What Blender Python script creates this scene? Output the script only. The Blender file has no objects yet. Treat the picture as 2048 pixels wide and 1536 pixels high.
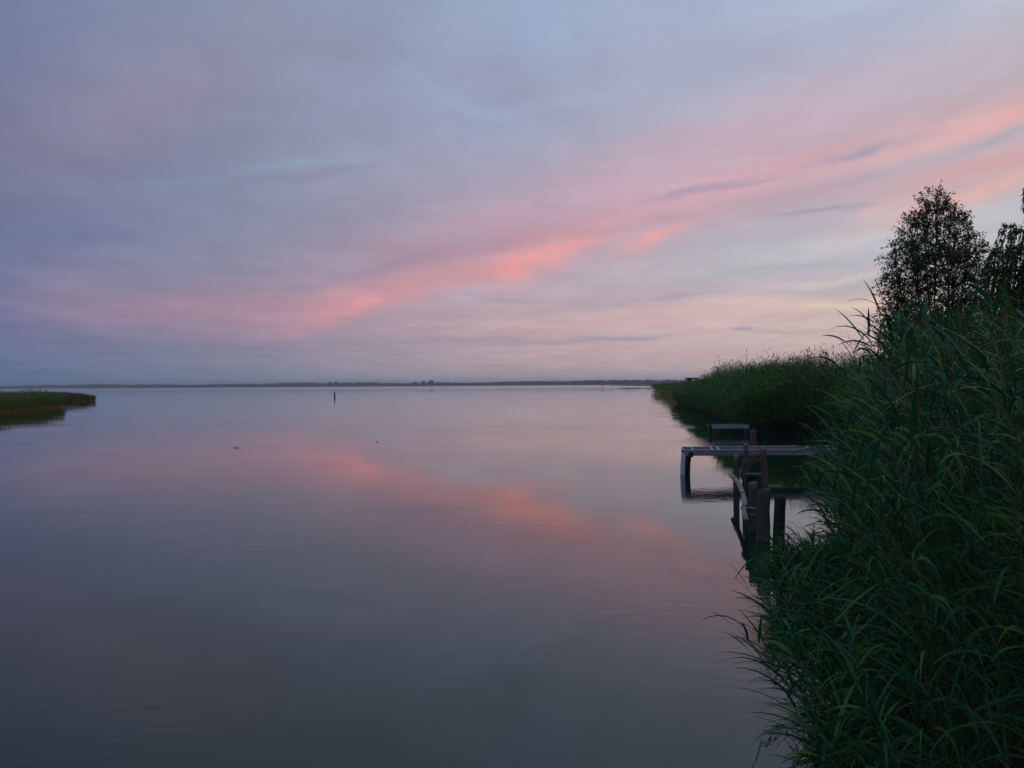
import bpy, math, random
import numpy as np
from mathutils import Matrix, Vector

sc = bpy.context.scene
COL = sc.collection
random.seed(4)

# ------------------------------------------------------------------ camera
cam_d = bpy.data.cameras.new('camera')
cam = bpy.data.objects.new('camera', cam_d)
COL.objects.link(cam)
cam_d.sensor_width = 36.0
cam_d.lens = 36.0 * 1774 / 2048
cam_d.clip_start = 0.05
cam_d.clip_end = 30000
cam.matrix_world = (Matrix.Translation((0, 0, 2.0)) @ Matrix.Rotation(math.radians(90.06), 4, 'X')
                    @ Matrix.Rotation(math.radians(-0.38), 4, 'Z'))
sc.camera = cam
sc.view_settings.view_transform = 'Standard'
sc.view_settings.look = 'None'
sc.view_settings.exposure = 0.0
sc.view_settings.gamma = 1.0
sc.view_settings.use_curve_mapping = False
sc.cycles.max_bounces = 8
sc.cycles.volume_bounces = 1

# ------------------------------------------------------------------ helpers: colour
def s2l(c):
    out = []
    for v in c:
        v = v / 255.0
        out.append(v / 12.92 if v <= 0.04045 else ((v + 0.055) / 1.055) ** 2.4)
    return out
def col4(c): return tuple(s2l(c)) + (1.0,)

# ------------------------------------------------------------------ world: dusk sky with a broken cloud deck
SUN_AZ, SUN_EL = 62.0, 1.5
world = bpy.data.worlds.new('World')
sc.world = world
world.use_nodes = True
wt = world.node_tree
wt.nodes.clear()
N = wt.nodes.new
L = wt.links.new
def setin(node, i, v):
    if hasattr(v, 'is_output') or isinstance(v, bpy.types.NodeSocket): L(v, node.inputs[i])
    else: node.inputs[i].default_value = v
def m(op, a, b=0.0, clamp=False):
    n = N('ShaderNodeMath'); n.operation = op; n.use_clamp = clamp
    setin(n, 0, a); setin(n, 1, b); return n.outputs[0]
def mrange(v, a, b, c=0.0, d=1.0, smooth=True):
    n = N('ShaderNodeMapRange'); n.interpolation_type = 'SMOOTHSTEP' if smooth else 'LINEAR'
    setin(n, 0, v); n.inputs[1].default_value = a; n.inputs[2].default_value = b
    n.inputs[3].default_value = c; n.inputs[4].default_value = d
    return n.outputs[0]
def mix(f, a, b):
    n = N('ShaderNodeMix'); n.data_type = 'RGBA'
    setin(n, 0, f); setin(n, 6, a); setin(n, 7, b); return n.outputs[2]

tc = N('ShaderNodeTexCoord')
sep = N('ShaderNodeSeparateXYZ'); L(tc.outputs['Generated'], sep.inputs[0])
dx, dy, dz = sep.outputs
az = m('MULTIPLY', m('ARCTAN2', dx, dy), 57.29578)
el = m('MULTIPLY', m('ARCSINE', dz), 57.29578)
# wispy distortion of the cloud edges (clouds lie on a plane overhead, so noise is projected on it)
den = m('ADD', m('MAXIMUM', dz, 0.0), 0.06)
pl = N('ShaderNodeCombineXYZ')
L(m('DIVIDE', dx, den), pl.inputs[0]); L(m('DIVIDE', dy, den), pl.inputs[1])
mapp = N('ShaderNodeMapping'); L(pl.outputs[0], mapp.inputs[0])
mapp.inputs['Rotation'].default_value = (0, 0, math.radians(-58))
mapp.inputs['Scale'].default_value = (0.9, 0.28, 1)
def noise(vec, scale, detail=4, rough=0.5):
    n = N('ShaderNodeTexNoise'); n.inputs['Scale'].default_value = scale
    n.inputs['Detail'].default_value = detail; n.inputs['Roughness'].default_value = rough
    if vec is not None: L(vec, n.inputs['Vector'])
    return n
streak = noise(mapp.outputs[0], 1.3, 5, 0.55)
puff = noise(pl.outputs[0], 1.6, 6, 0.62)
ang = N('ShaderNodeCombineXYZ'); L(az, ang.inputs[0]); L(el, ang.inputs[1])
angs = N('ShaderNodeMapping'); L(ang.outputs[0], angs.inputs[0]); angs.inputs['Scale'].default_value = (0.35, 1.0, 1)
angs.inputs['Rotation'].default_value = (0, 0, math.radians(-10))
wn = noise(angs.outputs[0], 0.55, 5, 0.6)
wsub = N('ShaderNodeVectorMath'); wsub.operation = 'SUBTRACT'; L(wn.outputs['Color'], wsub.inputs[0]); wsub.inputs[1].default_value = (0.5, 0.5, 0.5)
wmul = N('ShaderNodeVectorMath'); wmul.operation = 'MULTIPLY'; L(wsub.outputs[0], wmul.inputs[0]); wmul.inputs[1].default_value = (5.5, 1.3, 0)
wadd = N('ShaderNodeVectorMath'); wadd.operation = 'ADD'; L(ang.outputs[0], wadd.inputs[0]); L(wmul.outputs[0], wadd.inputs[1])
P = P0 = wadd.outputs[0]; LN = 0
wsep = N('ShaderNodeSeparateXYZ'); L(P, wsep.inputs[0])
elw = m('ADD', m('MULTIPLY', wsep.outputs[1], 0.35), m('MULTIPLY', el, 0.65))

def A(x): return math.degrees(math.atan((x - 1024) / 1774))
def E(x, y): return math.degrees(math.atan((770 - (x - 1024) * 0.0066 - y) / math.hypot(1774, x - 1024)))

# base veil: elevation ramps at several azimuths, blended round the whole horizon
def ramp(stops):
    r = N('ShaderNodeValToRGB'); L(mrange(elw, -5, 75, 0, 1, False), r.inputs[0])
    r.color_ramp.interpolation = 'EASE' if False else 'LINEAR'
    e = r.color_ramp.elements
    for i, (deg, c) in enumerate(stops):
        p = (deg + 5) / 80
        if i < 2: q = e[i]; q.position = p
        else: q = e.new(p)
        q.color = col4(c)
    return r.outputs[0]
OVER = (140, 153, 180)
cols = [
    (-80, [(-1, (80, 98, 130)), (6, (92, 106, 140)), (30, (112, 124, 156)), (70, OVER)]),
    (A(0), [(-1, (98, 121, 150)), (0.6, (98, 118, 152)), (2.5, (108, 118, 154)), (5.5, (115, 121, 158)), (9, (113, 121, 155)), (16, (119, 125, 157)), (22, (116, 129, 162)), (45, OVER), (75, OVER)]),
    (A(500), [(-1, (125, 137, 158)), (1, (130, 138, 160)), (3, (144, 136, 160)), (6, (150, 143, 166)), (11, (140, 148, 173)), (17, (141, 147, 172)), (23, (142, 152, 177)), (45, OVER), (75, OVER)]),
    (A(1000), [(-1, (166, 158, 170)), (1, (174, 162, 171)), (3, (188, 167, 173)), (6, (188, 164, 175)), (11, (176, 163, 183)), (16, (160, 168, 194)), (23, (160, 174, 203)), (45, (134, 146, 174)), (75, OVER)]),
    (A(1450), [(-1, (186, 174, 177)), (0.8, (194, 178, 180)), (2.5, (208, 184, 184)), (5, (206, 184, 186)), (8, (184, 182, 192)), (12, (192, 172, 184)), (17, (180, 181, 201)), (22, (173, 185, 210)), (45, (138, 150, 176)), (75, OVER)]),
    (A(2000), [(-1, (196, 178, 172)), (1, (204, 186, 176)), (4, (208, 194, 184)), (6.5, (192, 190, 193)), (10, (190, 190, 198)), (15, (196, 178, 184)), (20, (188, 190, 205)), (23, (176, 192, 212)), (45, (138, 150, 176)), (75, OVER)]),
    (62, [(-1, (212, 168, 130)), (4, (222, 186, 150)), (12, (196, 180, 178)), (30, (160, 160, 176)), (75, OVER)]),
    (120, [(-1, (118, 122, 142)), (8, (124, 130, 154)), (40, OVER), (75, OVER)]),
]
sky = ramp(cols[0][1])
for i in range(1, len(cols)):
    sky = mix(mrange(az, cols[i - 1][0], cols[i][0], 0, 1, 1 < i < 6 and False), sky, ramp(cols[i][1]))
# toward the back the sky closes again
sky = mix(mrange(az, 120, 180), sky, (0.25, 0.30, 0.41, 1))

# broad plane-projected unevenness
def modulate(c, f, lo, hi, a=0.32, b=0.68):
    n = N('ShaderNodeVectorMath'); n.operation = 'SCALE'; L(c, n.inputs[0]); L(mrange(f, a, b, lo, hi), n.inputs['Scale'])
    return n.outputs[0]

G = N('ShaderNodeValue'); G.outputs[0].default_value = math.exp(-1)
def lobe(x, y, lx, wy, rot, c, s, up=None):
    """one soft cloud patch: centre, half length, half thickness and tilt given as on a 1774 px/rad sky chart"""
    global sky, P, LN
    LN += 1
    if LN % 6 == 1:      # evaluate the patches in short batches, one after another
        ch = N('ShaderNodeVectorMath'); ch.operation = 'MULTIPLY_ADD'
        L(sky, ch.inputs[0]); ch.inputs[1].default_value = (1e-7, 1e-7, 1e-7); L(P0, ch.inputs[2]); P = ch.outputs[0]
    k = math.degrees(1 / 1774)
    n = N('ShaderNodeMapping'); n.vector_type = 'TEXTURE'
    L(P, n.inputs[0])
    n.inputs['Location'].default_value = (A(x), E(x, y), 0)
    n.inputs['Rotation'].default_value = (0, 0, math.radians(rot))
    n.inputs['Scale'].default_value = (lx * k, wy * k, 1)
    vec = n.outputs[0]
    if up is not None:      # softer on one side than on the other
        sp = N('ShaderNodeSeparateXYZ'); L(vec, sp.inputs[0])
        t = m('MAXIMUM', m('MULTIPLY', sp.outputs[1], 1 / up), m('MULTIPLY', sp.outputs[1], -1.0))
        cb = N('ShaderNodeCombineXYZ'); L(sp.outputs[0], cb.inputs[0]); L(t, cb.inputs[1]); vec = cb.outputs[0]
    d = N('ShaderNodeVectorMath'); d.operation = 'DOT_PRODUCT'; L(vec, d.inputs[0]); L(vec, d.inputs[1])
    f = m('POWER', math.exp(-1), d.outputs['Value'])
    f = m('MULTIPLY', f, s)
    sky = mix(f, sky, col4(c))

# mauve and blue masses of the deck
lobe(280, 220, 260, 90, 28, (148, 138, 160), 0.55)
lobe(200, 330, 200, 40, 10, (120, 124, 158), 0.3)
lobe(700, 110, 160, 70, 10, (142, 148, 172), 0.5)
lobe(1000, 150, 130, 50, -10, (152, 156, 180), 0.55)
lobe(1550, 110, 260, 60, -8, (166, 168, 192), 0.5)
lobe(1400, 160, 120, 40, 0, (172, 178, 202), 0.4)
lobe(1800, 30, 160, 40, 12, (160, 168, 195), 0.4)
lobe(970, 228, 60, 12, -8, (168, 183, 210), 0.5)
lobe(830, 150, 45, 14, -30, (156, 171, 198), 0.4)
lobe(910, 205, 70, 16, -20, (162, 176, 203), 0.4)
lobe(1090, 60, 60, 45, 20, (160, 182, 212), 0.5)
lobe(1180, 190, 120, 18, 8, (176, 182, 208), 0.4)
lobe(620, 325, 110, 8, 9, (148, 168, 192), 0.6)
lobe(420, 365, 170, 12, 8, (138, 155, 180), 0.45)
lobe(580, 352, 190, 6, 10, (134, 140, 164), 0.5)
lobe(900, 288, 140, 9, 12, (156, 156, 180), 0.45)
lobe(450, 470, 260, 28, 12, (138, 142, 168), 0.4)
lobe(150, 470, 150, 40, 5, (112, 124, 160), 0.4)
# rose veil
lobe(1250, 420, 460, 80, 15, (212, 166, 180), 0.55)
lobe(1500, 250, 300, 60, 12, (200, 172, 184), 0.4)
lobe(900, 480, 240, 40, 14, (178, 148, 168), 0.5)
lobe(400, 610, 260, 38, 0, (166, 140, 160), 0.4)
lobe(140, 570, 90, 40, 20, (150, 136, 160), 0.4)
lobe(480, 620, 260, 36, 2, (182, 146, 162), 0.55)
lobe(1050, 475, 260, 14, 13, (190, 148, 165), 0.55)
lobe(780, 530, 200, 15, 12, (158, 142, 166), 0.5)
lobe(1180, 462, 180, 11, 8, (186, 148, 162), 0.6)
# lit pink underside
lobe(880, 556, 210, 26, 13, (214, 160, 168), 0.6)
lobe(720, 600, 170, 30, 14, (208, 150, 160), 0.55)
lobe(690, 622, 95, 20, 20, (216, 152, 160), 0.5)
lobe(610, 652, 80, 11, 13, (196, 144, 158), 0.4)
lobe(736, 608, 28, 10, 26, (236, 160, 158), 0.55)
lobe(1060, 522, 125, 28, 19, (232, 162, 164), 0.75)
lobe(1085, 508, 95, 17, 17, (240, 166, 162), 0.65)
lobe(1015, 540, 44, 24, 40, (244, 164, 158), 0.6)
lobe(1170, 487, 50, 8, 10, (236, 158, 158), 0.5)
lobe(1300, 478, 60, 13, 20, (232, 164, 166), 0.5)
lobe(1332, 467, 50, 9, 19, (238, 168, 166), 0.7)
lobe(1350, 330, 380, 60, 13, (204, 174, 188), 0.3)
lobe(1560, 342, 330, 22, 13, (220, 172, 178), 0.5)
lobe(1870, 278, 230, 20, 12, (232, 180, 180), 0.65)
lobe(2040, 225, 120, 22, 12, (240, 176, 174), 0.5)
lobe(1940, 392, 200, 24, 16, (238, 184, 174), 0.7)
lobe(1760, 415, 60, 9, 18, (238, 180, 172), 0.5)
lobe(1950, 335, 150, 22, 10, (224, 162, 162), 0.6)
lobe(1640, 380, 170, 22, 6, (196, 166, 178), 0.5)
# pale gaps and slate streaks low down
lobe(1620, 500, 330, 26, 3, (198, 200, 206), 0.55)
lobe(930, 590, 110, 16, 8, (184, 176, 190), 0.6)
lobe(1230, 560, 160, 20, 8, (196, 184, 192), 0.5)
lobe(1560, 540, 330, 9, 3, (176, 176, 192), 0.6)
lobe(1360, 578, 330, 7, 3, (186, 176, 188), 0.5)
lobe(1650, 578, 200, 8, 3, (182, 182, 192), 0.55)
lobe(1750, 555, 200, 7, 4, (214, 210, 200), 0.5)
lobe(1540, 606, 250, 10, 2, (226, 188, 184), 0.55)
lobe(1720, 604, 130, 9, 2, (238, 216, 194), 0.7)
lobe(1340, 596, 170, 6, 4, (176, 166, 182), 0.6)
lobe(1600, 650, 260, 40, 2, (222, 196, 186), 0.4)
lobe(1200, 600, 200, 3, 1, (180, 166, 178), 0.35)
lobe(1010, 599, 62, 4, 0, (166, 158, 180), 0.55)
lobe(1320, 640, 420, 14, 1, (218, 182, 182), 0.5)
lobe(1420, 378, 95, 6, 9, (162, 152, 174), 0.7)
lobe(1500, 370, 60, 4, 5, (166, 154, 174), 0.6)
lobe(1360, 386, 60, 3, 9, (168, 154, 174), 0.5)
lobe(1640, 422, 95, 5, 2, (164, 156, 172), 0.65)
lobe(1740, 303, 90, 7, 8, (160, 160, 182), 0.7)
lobe(1740, 356, 50, 8, 5, (160, 158, 176), 0.4)
lobe(1980, 285, 110, 9, 10, (170, 166, 184), 0.6)
lobe(1180, 681, 170, 5, 2, (150, 146, 170), 0.65)
lobe(1270, 676, 60, 4, 3, (144, 142, 168), 0.6)
lobe(1080, 686, 80, 3, 1, (152, 148, 172), 0.5)
lobe(900, 680, 260, 8, 0, (160, 148, 168), 0.45)
lobe(1478, 659, 36, 5, -2, (148, 146, 168), 0.75)
lobe(1540, 665, 70, 3, -3, (166, 158, 172), 0.5)
lobe(1650, 665, 90, 4, 0, (186, 172, 176), 0.4)
lobe(1600, 700, 300, 12, 0, (206, 178, 178), 0.4)
lobe(1300, 752, 500, 8, 0, (172, 168, 176), 0.35)
lobe(1150, 708, 480, 34, 0, (202, 172, 176), 0.45)
lobe(520, 690, 260, 26, 0, (146, 140, 162), 0.4)
lobe(250, 700, 300, 16, 0, (110, 120, 150), 0.4)
sky = modulate(sky, streak.outputs['Fac'], 0.96, 1.04)
sky = modulate(sky, puff.outputs['Fac'], 0.955, 1.045)
rip = noise(mapp.outputs[0], 7.0, 4, 0.55)
sky = modulate(sky, rip.outputs['Fac'], 0.985, 1.015)

nish = N('ShaderNodeTexSky'); nish.sky_type = 'NISHITA'; nish.sun_disc = False
nish.sun_elevation = math.radians(SUN_EL); nish.sun_rotation = math.radians(SUN_AZ)
nish.altitude = 10; nish.air_density = 1.0; nish.dust_density = 2.0
bgA = N('ShaderNodeBackground'); L(nish.outputs[0], bgA.inputs[0]); bgA.inputs[1].default_value = 0.05
bgB = N('ShaderNodeBackground'); L(sky, bgB.inputs[0]); bgB.inputs[1].default_value = 1.0
# the cloud deck covers most of the clear sky behind it
mxs = N('ShaderNodeMixShader'); mxs.inputs[0].default_value = 0.96
L(bgA.outputs[0], mxs.inputs[1]); L(bgB.outputs[0], mxs.inputs[2])
wo = N('ShaderNodeOutputWorld'); L(mxs.outputs[0], wo.inputs[0])

# afterglow: a very weak, very soft low sun behind the bank on the right
sd = bpy.data.lights.new('sun', 'SUN'); so = bpy.data.objects.new('sun', sd); COL.objects.link(so)
sd.energy = 0.12; sd.angle = math.radians(20); sd.color = (1.0, 0.72, 0.55)
a_, e_ = math.radians(SUN_AZ), math.radians(SUN_EL + 4)
so.rotation_euler = Vector((math.sin(a_) * math.cos(e_), math.cos(a_) * math.cos(e_), math.sin(e_))).to_track_quat('Z', 'Y').to_euler()

# ------------------------------------------------------------------ helpers: materials
def mat(name, base, rough=0.7, spec=0.3, var=None, scale=8.0, island=False, transl=0.0, bump=0.0, stretch=None):
    mt = bpy.data.materials.new(name); mt.use_nodes = True
    nt = mt.node_tree; b = nt.nodes['Principled BSDF']
    b.inputs['Roughness'].default_value = rough
    b.inputs['Specular IOR Level'].default_value = spec
    b.inputs['Base Color'].default_value = tuple(base) + (1,)
    csock = None
    tcn = nt.nodes.new('ShaderNodeTexCoord'); vec = tcn.outputs['Object']
    if stretch:
        mp = nt.nodes.new('ShaderNodeMapping'); mp.inputs['Scale'].default_value = stretch
        nt.links.new(vec, mp.inputs[0]); vec = mp.outputs[0]
    if var:
        r = nt.nodes.new('ShaderNodeValToRGB')
        for i, (p, c) in enumerate(var):
            q = r.color_ramp.elements[i] if i < 2 else r.color_ramp.elements.new(p)
            q.position = p; q.color = tuple(c) + (1,)
        if island:
            g = nt.nodes.new('ShaderNodeNewGeometry'); nt.links.new(g.outputs['Random Per Island'], r.inputs[0])
        else:
            n = nt.nodes.new('ShaderNodeTexNoise'); n.inputs['Scale'].default_value = scale; n.inputs['Detail'].default_value = 6
            nt.links.new(vec, n.inputs['Vector']); nt.links.new(n.outputs['Fac'], r.inputs[0])
        csock = r.outputs[0]; nt.links.new(csock, b.inputs['Base Color'])
    if bump:
        n2 = nt.nodes.new('ShaderNodeTexNoise'); n2.inputs['Scale'].default_value = scale * 2; n2.inputs['Detail'].default_value = 5
        nt.links.new(vec, n2.inputs['Vector'])
        bp = nt.nodes.new('ShaderNodeBump'); bp.inputs['Strength'].default_value = 1; bp.inputs['Distance'].default_value = bump
        nt.links.new(n2.outputs['Fac'], bp.inputs['Height']); nt.links.new(bp.outputs[0], b.inputs['Normal'])
    if transl:
        t = nt.nodes.new('ShaderNodeBsdfTranslucent'); mx = nt.nodes.new('ShaderNodeMixShader')
        mx.inputs[0].default_value = transl
        if csock: nt.links.new(csock, t.inputs[0])
        else: t.inputs[0].default_value = tuple(base) + (1,)
        out = nt.nodes['Material Output']
        nt.links.new(b.outputs[0], mx.inputs[1]); nt.links.new(t.outputs[0], mx.inputs[2]); nt.links.new(mx.outputs[0], out.inputs[0])
    return mt

M = {}
M['leaf'] = mat('reed_leaf', (0.03, 0.08, 0.03), 0.5, 0.24, island=True, transl=0.22,
    var=[(0.0, (0.012, 0.095, 0.044)), (0.45, (0.020, 0.135, 0.052)), (0.75, (0.040, 0.165, 0.034)), (0.95, (0.085, 0.21, 0.022)), (1.0, (0.12, 0.12, 0.04))])
M['leaf_mid'] = mat('reed_leaf_mid', (0.03, 0.08, 0.03), 0.6, 0.15, island=True, transl=0.22,
    var=[(0.0, (0.022, 0.105, 0.044)), (0.4, (0.058, 0.20, 0.050)), (0.75, (0.115, 0.27, 0.045)), (1.0, (0.22, 0.28, 0.09))])
M['leaf_far'] = mat('reed_leaf_far', (0.03, 0.08, 0.03), 0.6, 0.2, island=True, transl=0.2,
    var=[(0.0, (0.045, 0.13, 0.026)), (0.5, (0.085, 0.19, 0.030)), (0.9, (0.18, 0.24, 0.035)), (1.0, (0.12, 0.12, 0.05))])
M['leaf_brown'] = mat('reed_leaf_brown', (0.05, 0.05, 0.03), 0.7, 0.2, island=True, transl=0.1,
    var=[(0.0, (0.045, 0.045, 0.02)), (0.5, (0.075, 0.080, 0.026)), (1.0, (0.14, 0.12, 0.04))])
M['culm'] = mat('reed_culm', (0.06, 0.09, 0.03), 0.5, 0.3, island=True,
    var=[(0.0, (0.030, 0.055, 0.022)), (0.6, (0.05, 0.075, 0.026)), (0.9, (0.13, 0.10, 0.045)), (1.0, (0.22, 0.17, 0.09))])
M['culm_dry'] = mat('reed_culm_dry', (0.2, 0.13, 0.05), 0.7, 0.2, island=True,
    var=[(0.0, (0.12, 0.11, 0.02)), (0.5, (0.42, 0.27, 0.035)), (1.0, (0.58, 0.42, 0.08))])
M['plume'] = mat('reed_plume', (0.06, 0.035, 0.03), 0.9, 0.1, island=True, var=[(0.0, (0.04, 0.04, 0.025)), (1.0, (0.07, 0.065, 0.04))])
M['wood'] = mat('grey_wood', (0.12, 0.11, 0.10), 0.85, 0.2, scale=5, stretch=(1, 1, 0.15), bump=0.006,
    var=[(0.25, (0.045, 0.052, 0.038)), (0.55, (0.11, 0.12, 0.09)), (0.8, (0.20, 0.205, 0.16))])
M['wood_wet'] = mat('wet_wood', (0.03, 0.03, 0.02), 0.6, 0.3, scale=5, stretch=(1, 1, 0.2), bump=0.005,
    var=[(0.3, (0.020, 0.028, 0.016)), (0.7, (0.055, 0.065, 0.035))])
M['wood_red'] = mat('brown_wood', (0.11, 0.075, 0.06), 0.85, 0.2, scale=6, stretch=(1, 1, 0.15), bump=0.005,
    var=[(0.3, (0.10, 0.066, 0.052)), (0.7, (0.23, 0.16, 0.13))])
M['cut'] = mat('cut_wood', (0.2, 0.18, 0.15), 0.9, 0.1, scale=20, var=[(0.3, (0.10, 0.09, 0.075)), (0.7, (0.25, 0.23, 0.19))])
M['pale_wood'] = mat('pale_wood', (0.35, 0.35, 0.33), 0.8, 0.2, scale=9, bump=0.004,
    var=[(0.28, (0.10, 0.105, 0.08)), (0.42, (0.25, 0.26, 0.21)), (0.75, (0.38, 0.39, 0.33))])
M['birch_bark'] = mat('birch_bark', (0.5, 0.5, 0.48), 0.7, 0.3, scale=9, stretch=(0.6, 0.6, 2.2), bump=0.003,
    var=[(0.30, (0.08, 0.08, 0.075)), (0.38, (0.60, 0.62, 0.64)), (0.8, (0.78, 0.80, 0.82))])
M['board'] = mat('board_top', (0.05, 0.055, 0.07), 0.8, 0.12, scale=4, stretch=(1, 0.2, 1), bump=0.002,
    var=[(0.3, (0.035, 0.040, 0.055)), (0.7, (0.085, 0.09, 0.11))])
M['board_light'] = mat('board_pale', (0.4, 0.4, 0.4), 0.8, 0.2, scale=8, var=[(0.3, (0.5, 0.5, 0.5)), (0.7, (0.7, 0.7, 0.7))])
M['beam'] = mat('beam_wood', (0.16, 0.155, 0.17), 0.75, 0.25, scale=5, stretch=(0.15, 1, 1), bump=0.003,
    var=[(0.3, (0.22, 0.205, 0.225)), (0.7, (0.36, 0.34, 0.37))])
M['beam_blue'] = mat('beam_grey_blue', (0.18, 0.21, 0.25), 0.7, 0.3, scale=4, stretch=(0.2, 1, 1),
    var=[(0.3, (0.26, 0.30, 0.34)), (0.7, (0.38, 0.43, 0.48))])
M['dark'] = mat('dark_tarred', (0.02, 0.02, 0.025), 0.7, 0.2, scale=4, var=[(0.3, (0.015, 0.015, 0.02)), (0.7, (0.035, 0.035, 0.045))])
M['panel'] = mat('panel_weathered', (0.1, 0.1, 0.11), 0.8, 0.2, scale=3, var=[(0.3, (0.07, 0.07, 0.075)), (0.7, (0.13, 0.13, 0.135))])
M['panel_light'] = mat('panel_pale', (0.4, 0.4, 0.4), 0.8, 0.2, scale=3, var=[(0.3, (0.3, 0.3, 0.3)), (0.7, (0.45, 0.45, 0.45))])
M['green'] = mat('buoy_green', (0.02, 0.22, 0.07), 0.4, 0.5, scale=3, var=[(0.3, (0.015, 0.18, 0.05)), (0.7, (0.03, 0.30, 0.09))])
M['green_dark'] = mat('buoy_dark', (0.01, 0.04, 0.025), 0.5, 0.4, scale=3, var=[(0.3, (0.008, 0.03, 0.02)), (0.7, (0.015, 0.05, 0.03))])
M['rope'] = mat('rope', (0.5, 0.5, 0.48), 0.9, 0.1, scale=60, var=[(0.3, (0.35, 0.35, 0.33)), (0.7, (0.6, 0.6, 0.57))])
M['bark'] = mat('bark_dark', (0.05, 0.04, 0.03), 0.9, 0.1, scale=8, bump=0.01, var=[(0.3, (0.03, 0.025, 0.02)), (0.7, (0.09, 0.075, 0.06))])
M['birch_leaf'] = mat('birch_leaf', (0.03, 0.05, 0.02), 0.55, 0.3, island=True, transl=0.12,
    var=[(0.0, (0.036, 0.066, 0.028)), (0.7, (0.068, 0.115, 0.038)), (1.0, (0.11, 0.16, 0.045))])
M['willow_leaf'] = mat('willow_leaf', (0.05, 0.08, 0.03), 0.55, 0.3, island=True, transl=0.2,
    var=[(0.0, (0.036, 0.095, 0.028)), (0.7, (0.075, 0.16, 0.038)), (1.0, (0.14, 0.22, 0.07))])
M['ground'] = mat('bank_soil', (0.04, 0.04, 0.02), 0.95, 0.1, scale=1.5, bump=0.03, var=[(0.3, (0.02, 0.025, 0.012)), (0.7, (0.05, 0.055, 0.025))])
M['forest'] = mat('forest', (0.03, 0.045, 0.03), 0.95, 0.05, scale=0.03, var=[(0.3, (0.018, 0.032, 0.022)), (0.7, (0.042, 0.055, 0.030))])
M['white'] = mat('white_wall', (0.75, 0.75, 0.75), 0.6, 0.3, scale=0.5, var=[(0.3, (0.7, 0.7, 0.7)), (0.7, (0.8, 0.8, 0.8))])
M['pink_flag'] = mat('flag', (0.7, 0.35, 0.28), 0.7, 0.2, scale=3, var=[(0.3, (0.6, 0.28, 0.22)), (0.7, (0.75, 0.42, 0.34))])

# water
def water_material():
    mt = bpy.data.materials.new('lake_water'); mt.use_nodes = True
    nt = mt.node_tree; b = nt.nodes['Principled BSDF']; n = nt.nodes.new; l = nt.links.new
    b.inputs['Base Color'].default_value = (0.006, 0.028, 0.017, 1)
    b.inputs['IOR'].default_value = 1.345
    b.inputs['Specular IOR Level'].default_value = 0.5
    geo = n('ShaderNodeNewGeometry')
    sp = n('ShaderNodeSeparateXYZ'); l(geo.outputs['Position'], sp.inputs[0])
    def mr(v, a, b_, c, d):
        q = n('ShaderNodeMapRange'); q.interpolation_type = 'SMOOTHSTEP'
        l(v, q.inputs[0]); q.inputs[1].default_value = a; q.inputs[2].default_value = b_
        q.inputs[3].default_value = c; q.inputs[4].default_value = d; return q.outputs[0]
    l(mr(sp.outputs[1], 150, 900, 0.015, 0.13), b.inputs['Roughness'])   # breeze far out on the lake
    def ns(scale, det, st):
        mp = n('ShaderNodeMapping'); mp.inputs['Scale'].default_value = st; l(geo.outputs['Position'], mp.inputs[0])
        mp.inputs['Rotation'].default_value = (0, 0, math.radians(12))
        q = n('ShaderNodeTexNoise'); q.inputs['Scale'].default_value = scale; q.inputs['Detail'].default_value = det
        l(mp.outputs[0], q.inputs['Vector']); return q.outputs['Fac']
    def mm(op, a, b_):
        q = n('ShaderNodeMath'); q.operation = op
        for i, v in enumerate((a, b_)):
            if isinstance(v, float): q.inputs[i].default_value = v
            else: l(v, q.inputs[i])
        return q.outputs[0]
    patch = mr(ns(0.16, 3, (1, 1.4, 1)), 0.40, 0.66, 0.2, 3.4)      # calmer and more ruffled patches
    fine = mm('MULTIPLY', ns(6.0, 3, (0.55, 1.25, 1)), patch)
    fine = mm('MULTIPLY', fine, 0.0011)
    mid = mm('MULTIPLY', ns(1.3, 2, (0.6, 1.3, 1)), 0.0007)
    big = mm('MULTIPLY', ns(0.22, 2, (0.5, 1.2, 1)), 0.0045)
    h = mm('ADD', mm('ADD', fine, mid), big)
    bp = n('ShaderNodeBump'); bp.inputs['Strength'].default_value = 1.0; bp.inputs['Distance'].default_value = 1.0
    l(h, bp.inputs['Height']); l(bp.outputs[0], b.inputs['Normal'])
    return mt
M['water'] = water_material()

# ------------------------------------------------------------------ helpers: objects
def tag(o, label=None, cat=None, group=None, kind=None):
    if label: o['label'] = label
    if cat: o['category'] = cat
    if group: o['group'] = group
    if kind: o['kind'] = kind
    return o
def mesh_obj(name, verts, faces, mats, parent=None, midx=None, smooth=False):
    me = bpy.data.meshes.new(name)
    me.from_pydata([tuple(v) for v in verts], [], faces)
    if not isinstance(mats, (list, tuple)): mats = [mats]
    for q in mats: me.materials.append(M[q] if isinstance(q, str) else q)
    if midx is not None: me.polygons.foreach_set('material_index', midx)
    if smooth: me.polygons.foreach_set('use_smooth', [True] * len(me.polygons))
    me.update()
    o = bpy.data.objects.new(name, me); COL.objects.link(o)
    if parent: o.parent = parent
    return o
def np_mesh(name, V, Q, midx, mats, parent=None):
    """V (n,3), Q (k,4) quads"""
    me = bpy.data.meshes.new(name)
    me.vertices.add(len(V)); me.vertices.foreach_set('co', V.astype(np.float32).ravel())
    me.loops.add(Q.size); me.loops.foreach_set('vertex_index', Q.astype(np.int32).ravel())
    me.polygons.add(len(Q))
    me.polygons.foreach_set('loop_start', np.arange(0, Q.size, 4, dtype=np.int32))
    for q in mats: me.materials.append(M[q])
    me.polygons.foreach_set('material_index', midx.astype(np.int32))
    me.polygons.foreach_set('use_smooth', np.ones(len(Q), dtype=bool))
    me.update(calc_edges=True)
    o = bpy.data.objects.new(name, me); COL.objects.link(o)
    if parent: o.parent = parent
    return o
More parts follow.
